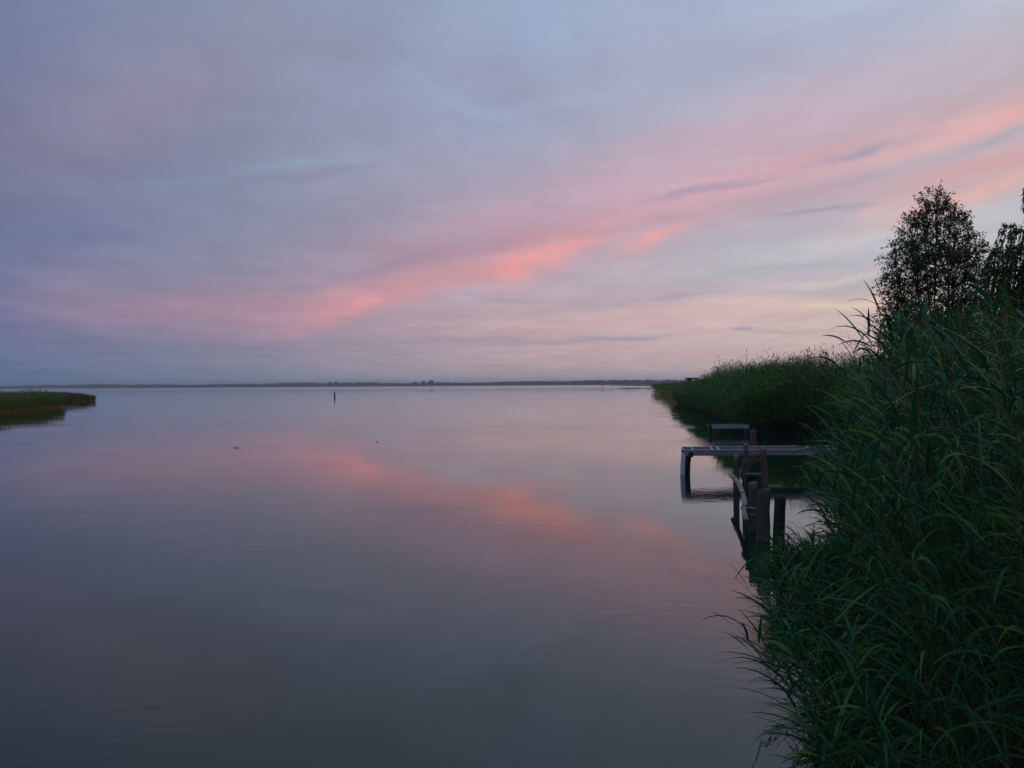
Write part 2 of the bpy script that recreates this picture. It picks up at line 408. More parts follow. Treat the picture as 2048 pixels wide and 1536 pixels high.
def empty(name, loc, **kw):
    o = bpy.data.objects.new(name, None); COL.objects.link(o); o.location = loc; o.empty_display_size = 0.2
    return tag(o, **kw)
def box_data(x0, x1, y0, y1, z0, z1, bev=0.0):
    b = min(bev, (x1 - x0) / 3, (y1 - y0) / 3, (z1 - z0) / 3)
    V = [(x0, y0, z0 + b), (x1, y0, z0 + b), (x1, y1, z0 + b), (x0, y1, z0 + b)]
    vs = []; fs = []
    rings = [(b, z0), (0, z0 + b), (0, z1 - b), (b, z1)] if b else [(0, z0), (0, z1)]
    for (i, z) in rings:
        vs += [(x0 + i, y0 + i, z), (x1 - i, y0 + i, z), (x1 - i, y1 - i, z), (x0 + i, y1 - i, z)]
    for r in range(len(rings) - 1):
        for k in range(4):
            a = r * 4 + k; c = r * 4 + (k + 1) % 4
            fs.append((a, c, c + 4, a + 4))
    fs.append((3, 2, 1, 0)); t = (len(rings) - 1) * 4; fs.append((t, t + 1, t + 2, t + 3))
    return vs, fs
class MB:
    def __init__(s): s.v = []; s.f = []; s.m = []
    def add(s, vs, fs, mi=0):
        n = len(s.v); s.v += list(vs); s.f += [tuple(i + n for i in f) for f in fs]; s.m += [mi] * len(fs); return s
    def box(s, *a, bev=0.004, mi=0): return s.add(*box_data(*a, bev=bev), mi=mi)
    def tube(s, pts, rad, sides=10, mi=0, cap=0, jit=0.0, rng=random):
        pts = [Vector(p) for p in pts]; n = len(pts)
        if not hasattr(rad, '__len__'): rad = [rad] * n
        vs = []; ref = None
        ph = [1 + rng.uniform(-jit, jit) for _ in range(sides)]
        for i in range(n):
            t = (pts[min(i + 1, n - 1)] - pts[max(i - 1, 0)]).normalized()
            if ref is None: ref = Vector((1, 0, 0)) if abs(t.x) < 0.8 else Vector((0, 1, 0))
            u = (ref - t * ref.dot(t)).normalized(); w = t.cross(u); ref = u
            for k in range(sides):
                a = 2 * math.pi * k / sides
                r = rad[i] * ph[k] * (1 + rng.uniform(-jit, jit) * 0.4)
                vs.append(tuple(pts[i] + (u * math.cos(a) + w * math.sin(a)) * r))
        fs = []
        for i in range(n - 1):
            for k in range(sides):
                a = i * sides + k; b = i * sides + (k + 1) % sides
                fs.append((a, b, b + sides, a + sides))
        s.add(vs, fs, mi)
        n0 = len(s.v) - len(vs)
        s.f.append(tuple(n0 + k for k in reversed(range(sides)))); s.m.append(cap)
        s.f.append(tuple(n0 + (n - 1) * sides + k for k in range(sides))); s.m.append(cap)
        return s
    def build(s, name, mats, parent=None, smooth=False):
        return mesh_obj(name, s.v, s.f, mats, parent, s.m, smooth)

# ------------------------------------------------------------------ setting: water, banks, far shore
def sheet(name, poly, z, mt):
    return tag(mesh_obj(name, [(x, y, z) for x, y in poly], [tuple(range(len(poly)))], mt), kind='structure')
sheet('water', [(-5000, -400), (5000, -400), (5000, 5400), (-5000, 5400)], 0.0, 'water')

EDGE = [(-400, -60), (-20, -6), (2.2, 0.4), (3.0, 1.33), (4.0, 1.48), (5.0, 1.80), (5.6, 2.04), (6.5, 2.50), (7.3, 2.86), (8.3, 3.18), (10, 4.05), (11.5, 5.1), (13, 6.4),
        (16, 7.6), (20, 8.7), (26, 10.6), (33, 12.6), (35.6, 12.6), (36.0, 9.35), (42, 10.4), (60, 13.0), (88, 16.4), (140, 24.5), (240, 37.5), (300, 70), (500, 140)]
def edge_x(y):
    ys = [e[0] for e in EDGE]; xs = [e[1] for e in EDGE]
    return np.interp(y, ys, xs)
def bank():
    # irregular bank: a strip grid from just inside the reed edge to far right, and land behind the camera
    ys = [-380, -60, -20, -6, -2, 0.5, 1.9, 3, 4, 5, 6, 8, 10, 12, 14, 16, 20, 26, 34, 45, 60, 88, 140, 240, 300, 500, 1300]
    off = [0.25, 0.8, 2.0, 6, 20, 80, 400, 3200]
    hz = [-0.12, 0.10, 0.30, 0.40, 0.6, 1.0, 1.2, 1.5]
    V = []; F = []
    for j, y in enumerate(ys):
        for i, (o, h) in enumerate(zip(off, hz)):
            V.append((float(edge_x(y)) + o, y, h + 0.05 * math.sin(i * 3.1 + j * 1.7)))
    n = len(off)
    for j in range(len(ys) - 1):
        for i in range(n - 1):
            a = j * n + i; F.append((a, a + 1, a + 1 + n, a + n))
    o = mesh_obj('ground', V, F, 'ground', smooth=True)
    tag(o, kind='structure')
bank()

SHORE = [(-4800, 4700), (-3000, 4150), (-2000, 3800), (-1000, 3550), (-200, 3350), (300, 3050), (520, 2500), (760, 2050), (1100, 1700), (2600, 1300)]
def far_land():
    V = []; F = []
    for i, (x, y) in enumerate(SHORE):
        V += [(x, y, -0.2), (x, y + 12, 0.5), (x, 5300, 3.0)]
    for i in range(len(SHORE) - 1):
        a = i * 3
        for k in range(2): F.append((a + k, a + 3 + k, a + 4 + k, a + 1 + k))
    tag(mesh_obj('far_shore', V, F, 'ground'), kind='structure')
far_land()
def forest():
    rng = np.random.default_rng(8)
    xs = [p[0] for p in SHORE]; ys = [p[1] for p in SHORE]
    V = []; F = []
    # many tree crowns side by side in three rows, each crown a small faceted dome down to the ground
    px, py = [], []
    x = -4700.0
    while x < 2500:
        x += rng.uniform(4.5, 9.0)
        for row in range(3):
            y = np.interp(x, xs, ys) + 14 + row * 13 + rng.uniform(-5, 5)
            h = (12.8 + 1.8 * math.sin(x * 0.006) + 1.2 * math.sin(x * 0.021 + 1) + row * 1.0) * rng.uniform(0.82, 1.12)
            r = rng.uniform(4.0, 7.5); cx = x + rng.uniform(-3, 3)
            n0 = len(V); k = 6
            for (hh, rr) in ((0.0, 0.85), (0.45, 1.0), (0.8, 0.75)):
                for a in range(k):
                    t = a * 2 * math.pi / k + rr * 2
                    q = rr * r * rng.uniform(0.85, 1.15)
                    V.append((cx + q * math.cos(t), y + q * math.sin(t) * 0.8, 0.3 + hh * h * rng.uniform(0.95, 1.05)))
            V.append((cx, y, 0.3 + h))
            for ring in range(2):
                for a in range(k):
                    p = n0 + ring * k + a; q = n0 + ring * k + (a + 1) % k
                    F.append((p, q, q + k, p + k))
            for a in range(k): F.append((n0 + 12 + a, n0 + 12 + (a + 1) % k, n0 + 18))
    o = mesh_obj('far_forest', V, F, 'forest')
    tag(o, label='low dark wood along the far shore under the horizon', cat='forest', kind='stuff')
forest()

# ------------------------------------------------------------------ reed builder
def reed_mesh(name, xy, h, lean, rng, nleaf=12, leaf_len=(0.3, 0.5), leaf_w=0.02, segs=5, culm_r=0.003, wind=(-0.6, -0.2),
              t0=0.22, mats=('leaf', 'culm', 'plume'), rings=5, plumes=0.0, upright=1.0, zbase=-0.05):
    n = len(xy)
    base = np.column_stack([xy, np.full(n, zbase)])
    leanv = np.column_stack([lean, np.zeros(n)])
    pw = 1.8
    def P(t):      # t (...,) same leading n
        return base[:, None, :] + leanv[:, None, :] * (t ** pw)[..., None] + np.stack([0 * t, 0 * t, h[:, None] * t], -1)
    Vs, Qs, Ms = [], [], []
    off = 0
    # culms: three-sided tapering stalks
    ts = np.linspace(0, 1, rings)
    c = P(np.tile(ts, (n, 1)))                                   # n,rings,3
    ang = np.arange(3) * 2 * np.pi / 3
    rad = culm_r * (1 - 0.6 * ts)
    ring = np.stack([np.cos(ang), np.sin(ang), 0 * ang], -1)     # 3,3
    V = c[:, :, None, :] + ring[None, None] * rad[None, :, None, None]
    Vs.append(V.reshape(-1, 3))
    idx = np.arange(n * rings * 3).reshape(n, rings, 3)
    nx = np.roll(idx, -1, axis=2)
    Q = np.stack([idx[:, :-1], nx[:, :-1], nx[:, 1:], idx[:, 1:]], -1).reshape(-1, 4)
    Qs.append(Q); Ms.append(np.full(len(Q), 1)); off += n * rings * 3
    # leaves
    k = nleaf
    tl = t0 + (1 - t0) * ((np.arange(k)[None, :] + rng.uniform(0, 1, (n, k))) / k)
    org = P(tl)                                                  # n,k,3
    phi = rng.uniform(0, 2 * np.pi, (n, 1)) + np.pi * np.arange(k)[None, :] + rng.normal(0, 0.5, (n, k))
    d = np.stack([np.cos(phi) + wind[0], np.sin(phi) + wind[1]], -1)
    d = d / np.linalg.norm(d, axis=-1, keepdims=True)
    ln = rng.uniform(leaf_len[0], leaf_len[1], (n, k)) * (0.75 + 0.35 * np.sin(np.pi * tl ** 0.8))
    e0 = np.radians(rng.uniform(38, 68, (n, k)) * upright)
    droop = np.radians(rng.uniform(25, 150, (n, k))) * (0.65 + 0.55 * (1 - tl))
    twist = rng.normal(0, 0.55, (n, k))
    s = np.linspace(0, 1, segs + 1)
    pos = [org]
    for i in range(segs):
        e = e0 - droop * (s[i] + 0.5 / segs) ** 1.3
        step = (ln / segs)[..., None] * np.concatenate([d * np.cos(e)[..., None], np.sin(e)[..., None]], -1)
        pos.append(pos[-1] + step)
    pos = np.stack(pos, 2)                                       # n,k,segs+1,3
    prof = np.interp(s, [0, 0.12, 0.35, 0.7, 1], [0.35, 0.85, 1.0, 0.62, 0.04])
    side = np.stack([-d[..., 1], d[..., 0], 0 * tl], -1)
    upv = np.array([0, 0, 1.0])
    tw = twist[..., None] + (rng.normal(0, 0.5, (n, k)))[..., None] * s
    sv = side[:, :, None, :] * np.cos(tw)[..., None] + upv * np.sin(tw)[..., None]
    w = leaf_w * rng.uniform(0.6, 1.15, (n, k))[:, :, None] * prof
    Lf = pos + sv * w[..., None] * 0.5; Rt = pos - sv * w[..., None] * 0.5
    V = np.stack([Lf, Rt], 3)                                    # n,k,s+1,2,3
    Vs.append(V.reshape(-1, 3))
    idx = (np.arange(n * k * (segs + 1) * 2) + off).reshape(n, k, segs + 1, 2)
    Q = np.stack([idx[:, :, :-1, 0], idx[:, :, :-1, 1], idx[:, :, 1:, 1], idx[:, :, 1:, 0]], -1).reshape(-1, 4)
    Qs.append(Q); Ms.append(np.full(len(Q), 0)); off += n * k * (segs + 1) * 2
    # plumes: drooping tufts of thin strands at the tip of some stalks
    pn = int(n * plumes)
    if pn:
        ids = rng.choice(n, pn, replace=False); ks = 16
        top = P(np.full((n, 1), 1.0))[ids]                       # pn,1,3
        o0 = top + np.stack([rng.normal(0, 0.004, (pn, ks)), rng.normal(0, 0.004, (pn, ks)), rng.uniform(-0.03, 0.14, (pn, ks))], -1)
        ph = rng.uniform(0, 2 * np.pi, (pn, ks)); dd = np.stack([np.cos(ph) + wind[0] * 2, np.sin(ph) + wind[1]], -1)
        dd /= np.linalg.norm(dd, axis=-1, keepdims=True)
        p0 = o0; p1 = o0 + np.concatenate([dd * 0.035, np.full((pn, ks, 1), 0.05)], -1)
        p2 = p1 + np.concatenate([dd * 0.045, np.full((pn, ks, 1), -0.015)], -1)
        pp = np.stack([p0, p1, p2], 2); wv = np.array([0.004, 0.009, 0.002]) * (culm_r / 0.003) ** 0.5
        sd_ = np.stack([-dd[..., 1], dd[..., 0], 0 * ph], -1)[:, :, None, :] * wv[None, None, :, None]
        V = np.stack([pp + sd_, pp - sd_], 3); Vs.append(V.reshape(-1, 3))
        idx = (np.arange(pn * ks * 3 * 2) + off).reshape(pn, ks, 3, 2)
        Q = np.stack([idx[:, :, :-1, 0], idx[:, :, :-1, 1], idx[:, :, 1:, 1], idx[:, :, 1:, 0]], -1).reshape(-1, 4)
        Qs.append(Q); Ms.append(np.full(len(Q), 2)); off += pn * ks * 6
    return np_mesh(name, np.concatenate(Vs), np.concatenate(Qs), np.concatenate(Ms), mats)

def scatter(rng, y0, y1, width, dens, extra=None):
    """stalk positions between the water's edge and `width` metres inland"""
    n = int((y1 - y0) * width * dens)
    y = rng.uniform(y0, y1, n); d = width * rng.uniform(0, 1, n) ** 1.25
    return np.column_stack([edge_x(y) + d, y]), d

# near bed
rng = np.random.default_rng(11)
xy, d = scatter(rng, 3.0, 11.6, 3.4, 78)
clump = 0.5 + 0.5 * np.sin(xy[:, 0] * 5.1 + 1.3 * np.sin(xy[:, 1] * 3.7)) * np.sin(xy[:, 1] * 4.3 + xy[:, 0])
keep = rng.uniform(0, 1, len(d)) < 0.38 + 0.62 * clump
xy, d, clump = xy[keep], d[keep], clump[keep]
hmax = 1.93 + 0.090 * xy[:, 1]
h = np.minimum(1.25 + 2.2 * d, hmax) * rng.uniform(0.86, 1.04, len(d)) * (0.94 + 0.1 * clump)
ln_ = np.column_stack([-np.clip(0.52 - 0.30 * d, 0.05, 0.60) * rng.uniform(0.55, 1.1, len(d)) * np.interp(xy[:, 1], [6.5, 9], [1, 0.55]), rng.normal(-0.06, 0.16, len(d))])
# the bed draws back from the pilings; only a low fringe grows out in front of them
short = np.clip(0.300 * xy[:, 1] + 0.26 - (xy[:, 0] + ln_[:, 0]), 0, None) * (xy[:, 1] > 6.8)
xy[:, 0] += short
front = (xy[:, 0] + ln_[:, 0]) < 0.292 * xy[:, 1] + 0.26      # outermost stalks are the short young ones
h = np.where(front, np.minimum(h, (1.86 - 0.176 * xy[:, 1]) * rng.uniform(0.7, 1.0, len(h))), h)
nf = 150
fy = rng.uniform(7.7, 8.7, nf); fx = 0.303 * fy + rng.uniform(0, 0.75, nf)
xy = np.concatenate([xy, np.column_stack([fx, fy])]); h = np.concatenate([h, rng.uniform(0.30, 0.55, nf)])
ln_ = np.concatenate([ln_, np.column_stack([rng.uniform(-0.15, 0.0, nf), rng.normal(-0.05, 0.1, nf)])])
o = reed_mesh('reed_bed', xy, h, ln_, rng, nleaf=19, leaf_len=(0.20, 0.42), leaf_w=0.0155, segs=6, culm_r=0.0032,
              wind=(-0.6, -0.15), t0=0.12, rings=6)
tag(o, label='tall dark green reeds filling the right foreground and leaning over the water', cat='reeds', kind='stuff')

# middle bed, along the bank behind the jetties
rng = np.random.default_rng(12)
a, da = scatter(rng, 13, 35.8, 2.5, 30); b, db = scatter(rng, 36.0, 46, 7.5, 36); c, dc = scatter(rng, 46, 92, 6.0, 18)
xy = np.concatenate([a, b, c]); d = np.concatenate([da, db, dc])
clump = np.sin(xy[:, 0] * 1.3 + 0.7 * xy[:, 1]) * np.sin(xy[:, 1] * 0.8)
h = np.minimum(1.7 + 1.1 * d, 2.50 + 0.14 * clump + 0.09 * np.clip(xy[:, 0] - 10, 0, 6) * (xy[:, 1] > 35.9)) * rng.uniform(0.88, 1.07, len(d))
h *= np.interp(xy[:, 1], [16, 58, 74, 92], [1.0, 0.98, 0.76, 0.60])
h[xy[:, 1] < 35.9] *= 0.85
h *= 0.92 + 0.15 * np.sin(xy[:, 0] * 2.3 + 1.1 * np.sin(xy[:, 1])) * np.sin(xy[:, 1] * 1.1 + xy[:, 0])
h *= 1.08
tall = rng.uniform(0, 1, len(h)) < 0.05
h[tall] *= rng.uniform(1.08, 1.2, tall.sum())
h += (xy[:, 1] > 35.9) * (xy[:, 1] < 60) * 0.16 * np.sin(xy[:, 0] * 1.7 + 0.5) * np.sin(xy[:, 0] * 0.73 + xy[:, 1] * 0.35)
ln_ = np.column_stack([-np.clip(0.55 - 0.3 * d, 0.05, 0.6) * rng.uniform(0.4, 1.5, len(d)), rng.normal(-0.05, 0.2, len(d))])
o = reed_mesh('reed_bed', xy, h, ln_, rng, nleaf=14, leaf_len=(0.32, 0.64), leaf_w=0.030, segs=4, culm_r=0.0034,
              wind=(-0.4, -0.2), t0=0.15, rings=4, plumes=0.06, mats=('leaf_mid', 'culm', 'plume'))
tag(o, label='long green reed belt along the right bank behind the two wooden landings', cat='reeds', kind='stuff')

# far spit on the right
rng = np.random.default_rng(13)
n = 2600
y = rng.uniform(92, 262, n); d = rng.uniform(0, 9, n)
x = edge_x(np.minimum(y, 240)) + d + np.maximum(y - 240, 0) * 0.4
xy = np.column_stack([x, y])
h = rng.uniform(1.55, 2.15, n) * np.interp(y, [92, 150, 262], [1.1, 1.0, 0.95])
o = reed_mesh('reed_bed', xy, h, rng.normal(0, 0.12, (n, 2)), rng, nleaf=9, leaf_len=(0.45, 0.8), leaf_w=0.06, segs=3, culm_r=0.013,
              wind=(-0.2, 0), t0=0.42, rings=3, mats=('leaf_far', 'culm_dry', 'plume'))
tag(o, label='low reed point far off where the right bank ends', cat='reeds', kind='stuff')

# left beds
rng = np.random.default_rng(14)
n = 9000
u = rng.uniform(0, 1, n); d = rng.uniform(0, 1, n) ** 1.6 * 20
y = 62 + u * 30; x = np.interp(y, [60, 70, 80, 91, 93], [-39, -40.6, -43.5, -45.9, -47.5]) - d
xy = np.column_stack([x, y + d * 0.1])
h = rng.uniform(1.05, 1.86, n) * (0.95 + 0.12 * np.sin(x * 1.1) * np.sin(y * 0.7)) * np.clip(0.82 + d * 0.2, 0, 1)
o = reed_mesh('reed_bed', xy, h, rng.normal(0, 0.08, (n, 2)), rng, nleaf=9, leaf_len=(0.25, 0.48), leaf_w=0.036, segs=3, culm_r=0.0065,
              wind=(0.1, 0), t0=0.22, rings=3, mats=('leaf_far', 'culm_dry', 'plume'))
tag(o, label='reed bed at the left edge, green above orange brown stalks', cat='reeds', kind='stuff')
rng = np.random.default_rng(15)
n = 4200
x = rng.uniform(-82, -61.6, n); y = rng.uniform(126, 137, n)
x = np.minimum(x, -0.4700 * y - rng.exponential(2.2, n))
e = np.clip((-0.4690 * y - x) / 4.5, 0.0, 1)
h = rng.uniform(0.85, 1.45, n) * (0.50 + 0.50 * e ** 0.6)
o = reed_mesh('reed_bed', np.column_stack([x, y]), h, rng.normal(0, 0.1, (n, 2)), rng, nleaf=9, leaf_len=(0.25, 0.5), leaf_w=0.045, segs=3,
              culm_r=0.010, wind=(0.1, 0), t0=0.03, rings=3, mats=('leaf_brown', 'culm_dry', 'plume'))
tag(o, label='dark brownish reed tip reaching out behind the left reed bed', cat='reeds', kind='stuff')

# ------------------------------------------------------------------ near row of old pilings
def piling(x, y, top, r, label, mats=('wood', 'cut'), lean=(0, 0), rope=None, seed=1, group='old pilings in the water beside the reeds'):
    rr = random.Random(seed)
    mb = MB()
    zs = [-0.6, -0.2, 0.02, 0.2, top * 0.5 + 0.1, top * 0.85, top - 0.012, top]
    pts = [(lean[0] * (z / top) + rr.uniform(-.006, .006), lean[1] * (z / top) + rr.uniform(-.006, .006), z) for z in zs]
    rad = [r * 1.02, r * 1.0, r, r * 1.02, r * 0.98, r, r * 0.99, r * 0.9]
    mb.tube(pts, rad, 14, mi=0, cap=1, jit=0.06, rng=rr)
    root = empty('piling', (x, y, 0), label=label, cat='piling', group=group)
    mb.build('post', list(mats), root, smooth=True)
    # wet, algae-dark collar at the waterline
    w = MB(); w.tube([(pts[1][0], pts[1][1], -0.15), (pts[2][0], pts[2][1], 0.0), (pts[3][0], pts[3][1], 0.10 + rr.uniform(0, .05))], r * 1.06, 14, jit=0.04, rng=rr)
    w.build('wet_foot', ['wood_wet'], root, smooth=True)
    for z in rope or []:
        q = MB(); ring = [(math.cos(a) * r * 1.1, math.sin(a) * r * 1.1, z + 0.01 * math.sin(a * 2)) for a in np.linspace(0, 2 * math.pi, 17)]
        q.tube(ring, 0.008, 6); q.build('rope', ['rope'], root, smooth=True)
    return root
piling(3.12, 11.07, 0.66, 0.082, 'thick grey piling nearest the viewer with a mossy flat top', seed=1, lean=(0.01, 0))
piling(3.27, 10.95, 0.60, 0.070, 'shorter mossy piling just right of the nearest thick one, half in the reeds', seed=2, mats=('wood_wet', 'cut'), lean=(0.03, 0))
piling(3.21, 11.85, 0.67, 0.064, 'dark piling bound with two pale rope loops', seed=3, mats=('wood', 'wood_wet'), rope=(0.34, 0.25))
piling(3.46, 12.9, 0.66, 0.075, 'dark squat piling under the short crosspieces, behind the roped one', seed=4, mats=('wood_wet', 'cut'))
piling(3.70, 13.9, 0.55, 0.070, 'dark piling in the middle of the row behind the bent rail', seed=5, mats=('wood_wet', 'cut'))
piling(4.06, 15.4, 0.68, 0.070, 'grey piling with pale rim, right one of the far pair', seed=6)
piling(4.09, 16.2, 0.68, 0.055, 'pale sided piling ending the row, left one of the far pair', seed=7, mats=('wood', 'cut'))
piling(4.24, 16.1, 0.90, 0.042, 'thin dark stake rising above the far pair of pilings', seed=8, mats=('wood_red', 'cut'))
piling(4.72, 16.6, 0.79, 0.066, 'reddish brown post standing apart at the reed edge before the jetty', seed=9, mats=('wood_red', 'cut'), lean=(-0.03, 0))
piling(4.25, 15.4, 0.66, 0.06, 'low stump right of the far pair, touching the reeds', seed=10, mats=('wood_wet', 'cut'))
piling(5.66, 20.85, 0.90, 0.068, 'brown post rising behind the jetty deck', seed=12, mats=('wood_red', 'cut'))

# crosspieces between the pilings
def plank(p0, p1, w, t, mt, label, cat='plank'):
    p0 = Vector(p0); p1 = Vector(p1); dv = p1 - p0; ln = dv.length
    mb = MB(); mb.box(-ln / 2, ln / 2, -w / 2, w / 2, 0, t, bev=0.006)
    o = mb.build('crosspiece', [mt]); o.location = (p0 + p1) / 2
    o.rotation_euler = (0, -math.asin(dv.z / ln), math.atan2(dv.y, dv.x))
    return tag(o, label=label, cat=cat, group='crosspieces nailed across the pilings')
plank((3.37, 12.80, 0.664), (3.60, 12.84, 0.668), 0.11, 0.035, 'wood', 'short weathered board lying across the dark squat piling')
plank((3.64, 13.88, 0.552), (3.80, 13.91, 0.556), 0.11, 0.035, 'wood_red', 'brownish board laid across the middle piling')
# bent rail
rail = [(3.84, 15.5, 0.38), (3.74, 14.9, 0.39), (3.62, 14.2, 0.39), (3.50, 13.6, 0.385), (3.38, 13.0, 0.37), (3.245, 12.4, 0.345), (3.13, 12.0, 0.31), (3.03, 11.6, 0.275), (2.985, 11.3, 0.25)]
mb = MB(); mb.tube(rail, [0.038, 0.037, 0.038, 0.036, 0.037, 0.035, 0.034, 0.032, 0.030], 12, jit=0.07, cap=1)
root = empty('rail', (0, 0, 0), label='long bent pale pole fastened along the water side of the pilings', cat='pole')
mb.build('pole', ['pale_wood', 'cut'], root, smooth=True)
for i in (1, 4, 6):
    p = Vector(rail[i]); t = (Vector(rail[i + 1]) - Vector(rail[i - 1])).normalized()
    q = MB(); u = t.cross(Vector((0, 0, 1))).normalized(); w = t.cross(u)
    q.tube([tuple(p + (u * math.cos(a) + w * math.sin(a)) * 0.041) for a in np.linspace(0, 2 * math.pi, 13)], 0.006, 5)
    q.build('binding', ['wood_wet'], root, smooth=True)

# ------------------------------------------------------------------ jetty
def jetty():
    root = empty('jetty', (5.3, 19.8, 0), label='narrow wooden jetty running out of the reeds on a white birch post', cat='jetty')
    def loc(mb, name, mats, smooth=False):
        if name in ('deck', 'edge_batten'):   # boards laid a little askew
            mb.v = [(x + 0.17 * (y - 19.36), y, z) for x, y, z in mb.v]
        mb.v = [(x - 5.3, y - 19.8, z) for x, y, z in mb.v]
        return mb.build(name, mats, root, smooth)
    rr = random.Random(5)
    x = 3.74; y0, y1 = 19.36, 20.36
    pale_strips = (1, 4, 5, 19, 22, 24)
    k = 0
    deck = MB()
    while x < 10.3:
        w = rr.uniform(0.135, 0.155)
        deck.box(x, x + w - 0.012, y0 + 0.035, y1 - 0.03 + rr.uniform(-.02, .02), 0.515, 0.545 + rr.uniform(-.002, .002), bev=0.003, mi=0)
        if k in pale_strips:      # thin pale strips across some of the boards
            deck.box(x + w * .2, x + w * .2 + 0.035, y0 + 0.04, y1 - 0.05, 0.549, 0.558, bev=0.002, mi=1)
        x += w; k += 1
    loc(deck, 'deck', ['board', 'board_light'])
    rim = MB(); rim.box(3.70, 10.4, y0 - 0.004, y0 + 0.028, 0.545, 0.562, bev=0.003); rim.box(3.70, 10.4, y1 - 0.028, y1 + 0.004, 0.547, 0.562, bev=0.003)
    rim.box(3.70, 3.735, y0 + 0.03, y1 - 0.03, 0.545, 0.562, bev=0.003)
    loc(rim, 'edge_batten', ['board_light'])
    for yy in (y0, y1 - 0.045):
        b = MB(); b.box(3.74 if yy == y0 else 3.95, 10.4, yy, yy + 0.045, 0.425, 0.543, bev=0.004); loc(b, 'beam', ['beam'])
    b = MB(); b.box(3.88, 3.93, y0 - 0.06, y1 + 0.02, 0.40, 0.51, bev=0.004); loc(b, 'crossbeam', ['dark'])
    p = MB(); p.tube([(3.70, 19.28, -0.6), (3.695, 19.28, 0.0), (3.70, 19.28, 0.25), (3.715, 19.28, 0.46), (3.72, 19.28, 0.50)], [0.048, 0.05, 0.049, 0.046, 0.043], 14, jit=0.05, cap=1, rng=rr)
    q = loc(p, 'leg', ['birch_bark', 'cut'], True); q['label'] = 'white birch leg with dark bark marks'
    p = MB(); p.tube([(3.83, 19.42, -0.6), (3.825, 19.42, 0.0), (3.835, 19.42, 0.25), (3.87, 19.42, 0.51)], [0.062, 0.06, 0.06, 0.062], 14, jit=0.05, cap=0, rng=rr)
    q = loc(p, 'leg', ['dark'], True); q['label'] = 'dark curved leg beside the birch one'
    for (px, py) in ((4.0, 20.3), (7.2, 19.5), (7.2, 20.25), (8.1, 19.5), (8.1, 20.25), (10.1, 19.5), (10.1, 20.25)):
        p = MB(); p.tube([(px, py, -0.6), (px, py, 0.1), (px + .01, py, 0.42)], 0.055, 12, jit=0.05, cap=0, rng=rr); loc(p, 'leg', ['wood_red'], True)
    return root
jetty()
def platform():
    root = empty('landing_stage', (8.6, 34.6, 0), label='small grey blue landing stage farther off in front of the reeds', cat='landing stage')
    def loc(mb, name, mats, smooth=False): return mb.build(name, mats, root, smooth)
    dk = MB(); x = -0.78
    while x < 0.5:
        dk.box(x, x + 0.13, 0.0, 0.9, 0.355, 0.38, bev=0.003); x += 0.142
    loc(dk, 'deck', ['board'])
    for yy in (-0.05, 0.9):
        b = MB(); b.box(-0.8, 0.62, yy, yy + 0.045, 0.245, 0.382, bev=0.004); loc(b, 'beam', ['beam_blue'])
    for (px, py) in ((-0.70, 0.06), (-0.70, 0.84), (0.5, 0.06), (0.5, 0.84)):
        p = MB(); p.tube([(px, py, -0.6), (px, py, 0.1), (px, py, 0.35)], 0.045, 10, jit=0.05); loc(p, 'leg', ['panel'], True)
platform()

# ------------------------------------------------------------------ fishing shelter in the far reeds
def shelter():
    root = empty('shelter', (19.9, 98, 0), label='small dark flat roofed shelter standing in the far reeds', cat='shelter')
    r = MB(); r.box(-0.68, 0.62, -0.6, 0.6, 2.52, 2.66, bev=0.02); r.build('roof', ['dark'], root)
    w = MB(); w.box(-0.62, -0.12, -0.45, -0.40, 0.4, 2.52, bev=0.01); w.build('side_panel', ['panel'], root)
    w = MB(); w.box(-0.04, 0.05, -0.45, -0.38, 0.4, 2.52, bev=0.01); w.build('pale_post', ['panel_light'], root)
    w = MB(); w.box(0.50, 0.56, -0.45, -0.39, 0.4, 2.52, bev=0.01); w.build('post', ['dark'], root)
    w = MB(); w.box(-0.62, -0.56, 0.4, 0.46, 0.4, 2.52, bev=0.01); w.build('post', ['dark'], root)
    w = MB(); w.box(0.50, 0.56, 0.4, 0.46, 0.4, 2.52, bev=0.01); w.build('post', ['dark'], root)
    w = MB(); w.box(-0.62, 0.56, -0.4, 0.4, 0.36, 0.42, bev=0.01); w.build('floor_board', ['panel'], root)
    w = MB(); w.box(-0.3, -0.08, -0.44, -0.41, 1.55, 1.75, bev=0.005); w.build('notice', ['white'], root)
shelter()

# ------------------------------------------------------------------ navigation buoy
def lathe(mb, prof, sides=18, mi=0):
    vs = []; fs = []
    for (r, z) in prof:
        for k in range(sides):
            a = 2 * math.pi * k / sides; vs.append((r * math.cos(a), r * math.sin(a), z))
    for i in range(len(prof) - 1):
        for k in range(sides):
            a = i * sides + k; b = i * sides + (k + 1) % sides; fs.append((a, b, b + sides, a + sides))
    fs.append(tuple(reversed(range(sides)))); fs.append(tuple((len(prof) - 1) * sides + k for k in range(sides)))
    return mb.add(vs, fs, mi)
BX, BY = -31.6, 158.0
root = empty('buoy', (BX, BY, 0), label='green channel buoy with a thin topmark pole out on open water', cat='buoy')
root.scale = (0.88, 0.88, 0.9)
lathe(MB(), [(0.10, -0.5), (0.20, -0.1), (0.20, 0.12), (0.17, 0.22), (0.15, 0.30)]).build('float', ['green'], root, True)
lathe(MB(), [(0.13, 0.30), (0.20, 0.34), (0.13, 0.52), (0.06, 0.60)]).build('collar', ['green'], root, True)
lathe(MB(), [(0.10, 0.60), (0.14, 0.66), (0.15, 0.84), (0.09, 1.0), (0.02, 1.06)]).build('lantern_body', ['green_dark'], root, True)
mb = MB(); mb.tube([(-0.05, 0, 1.0), (-0.06, 0, 1.45)], 0.010, 8); mb.build('mast', ['green_dark'], root)
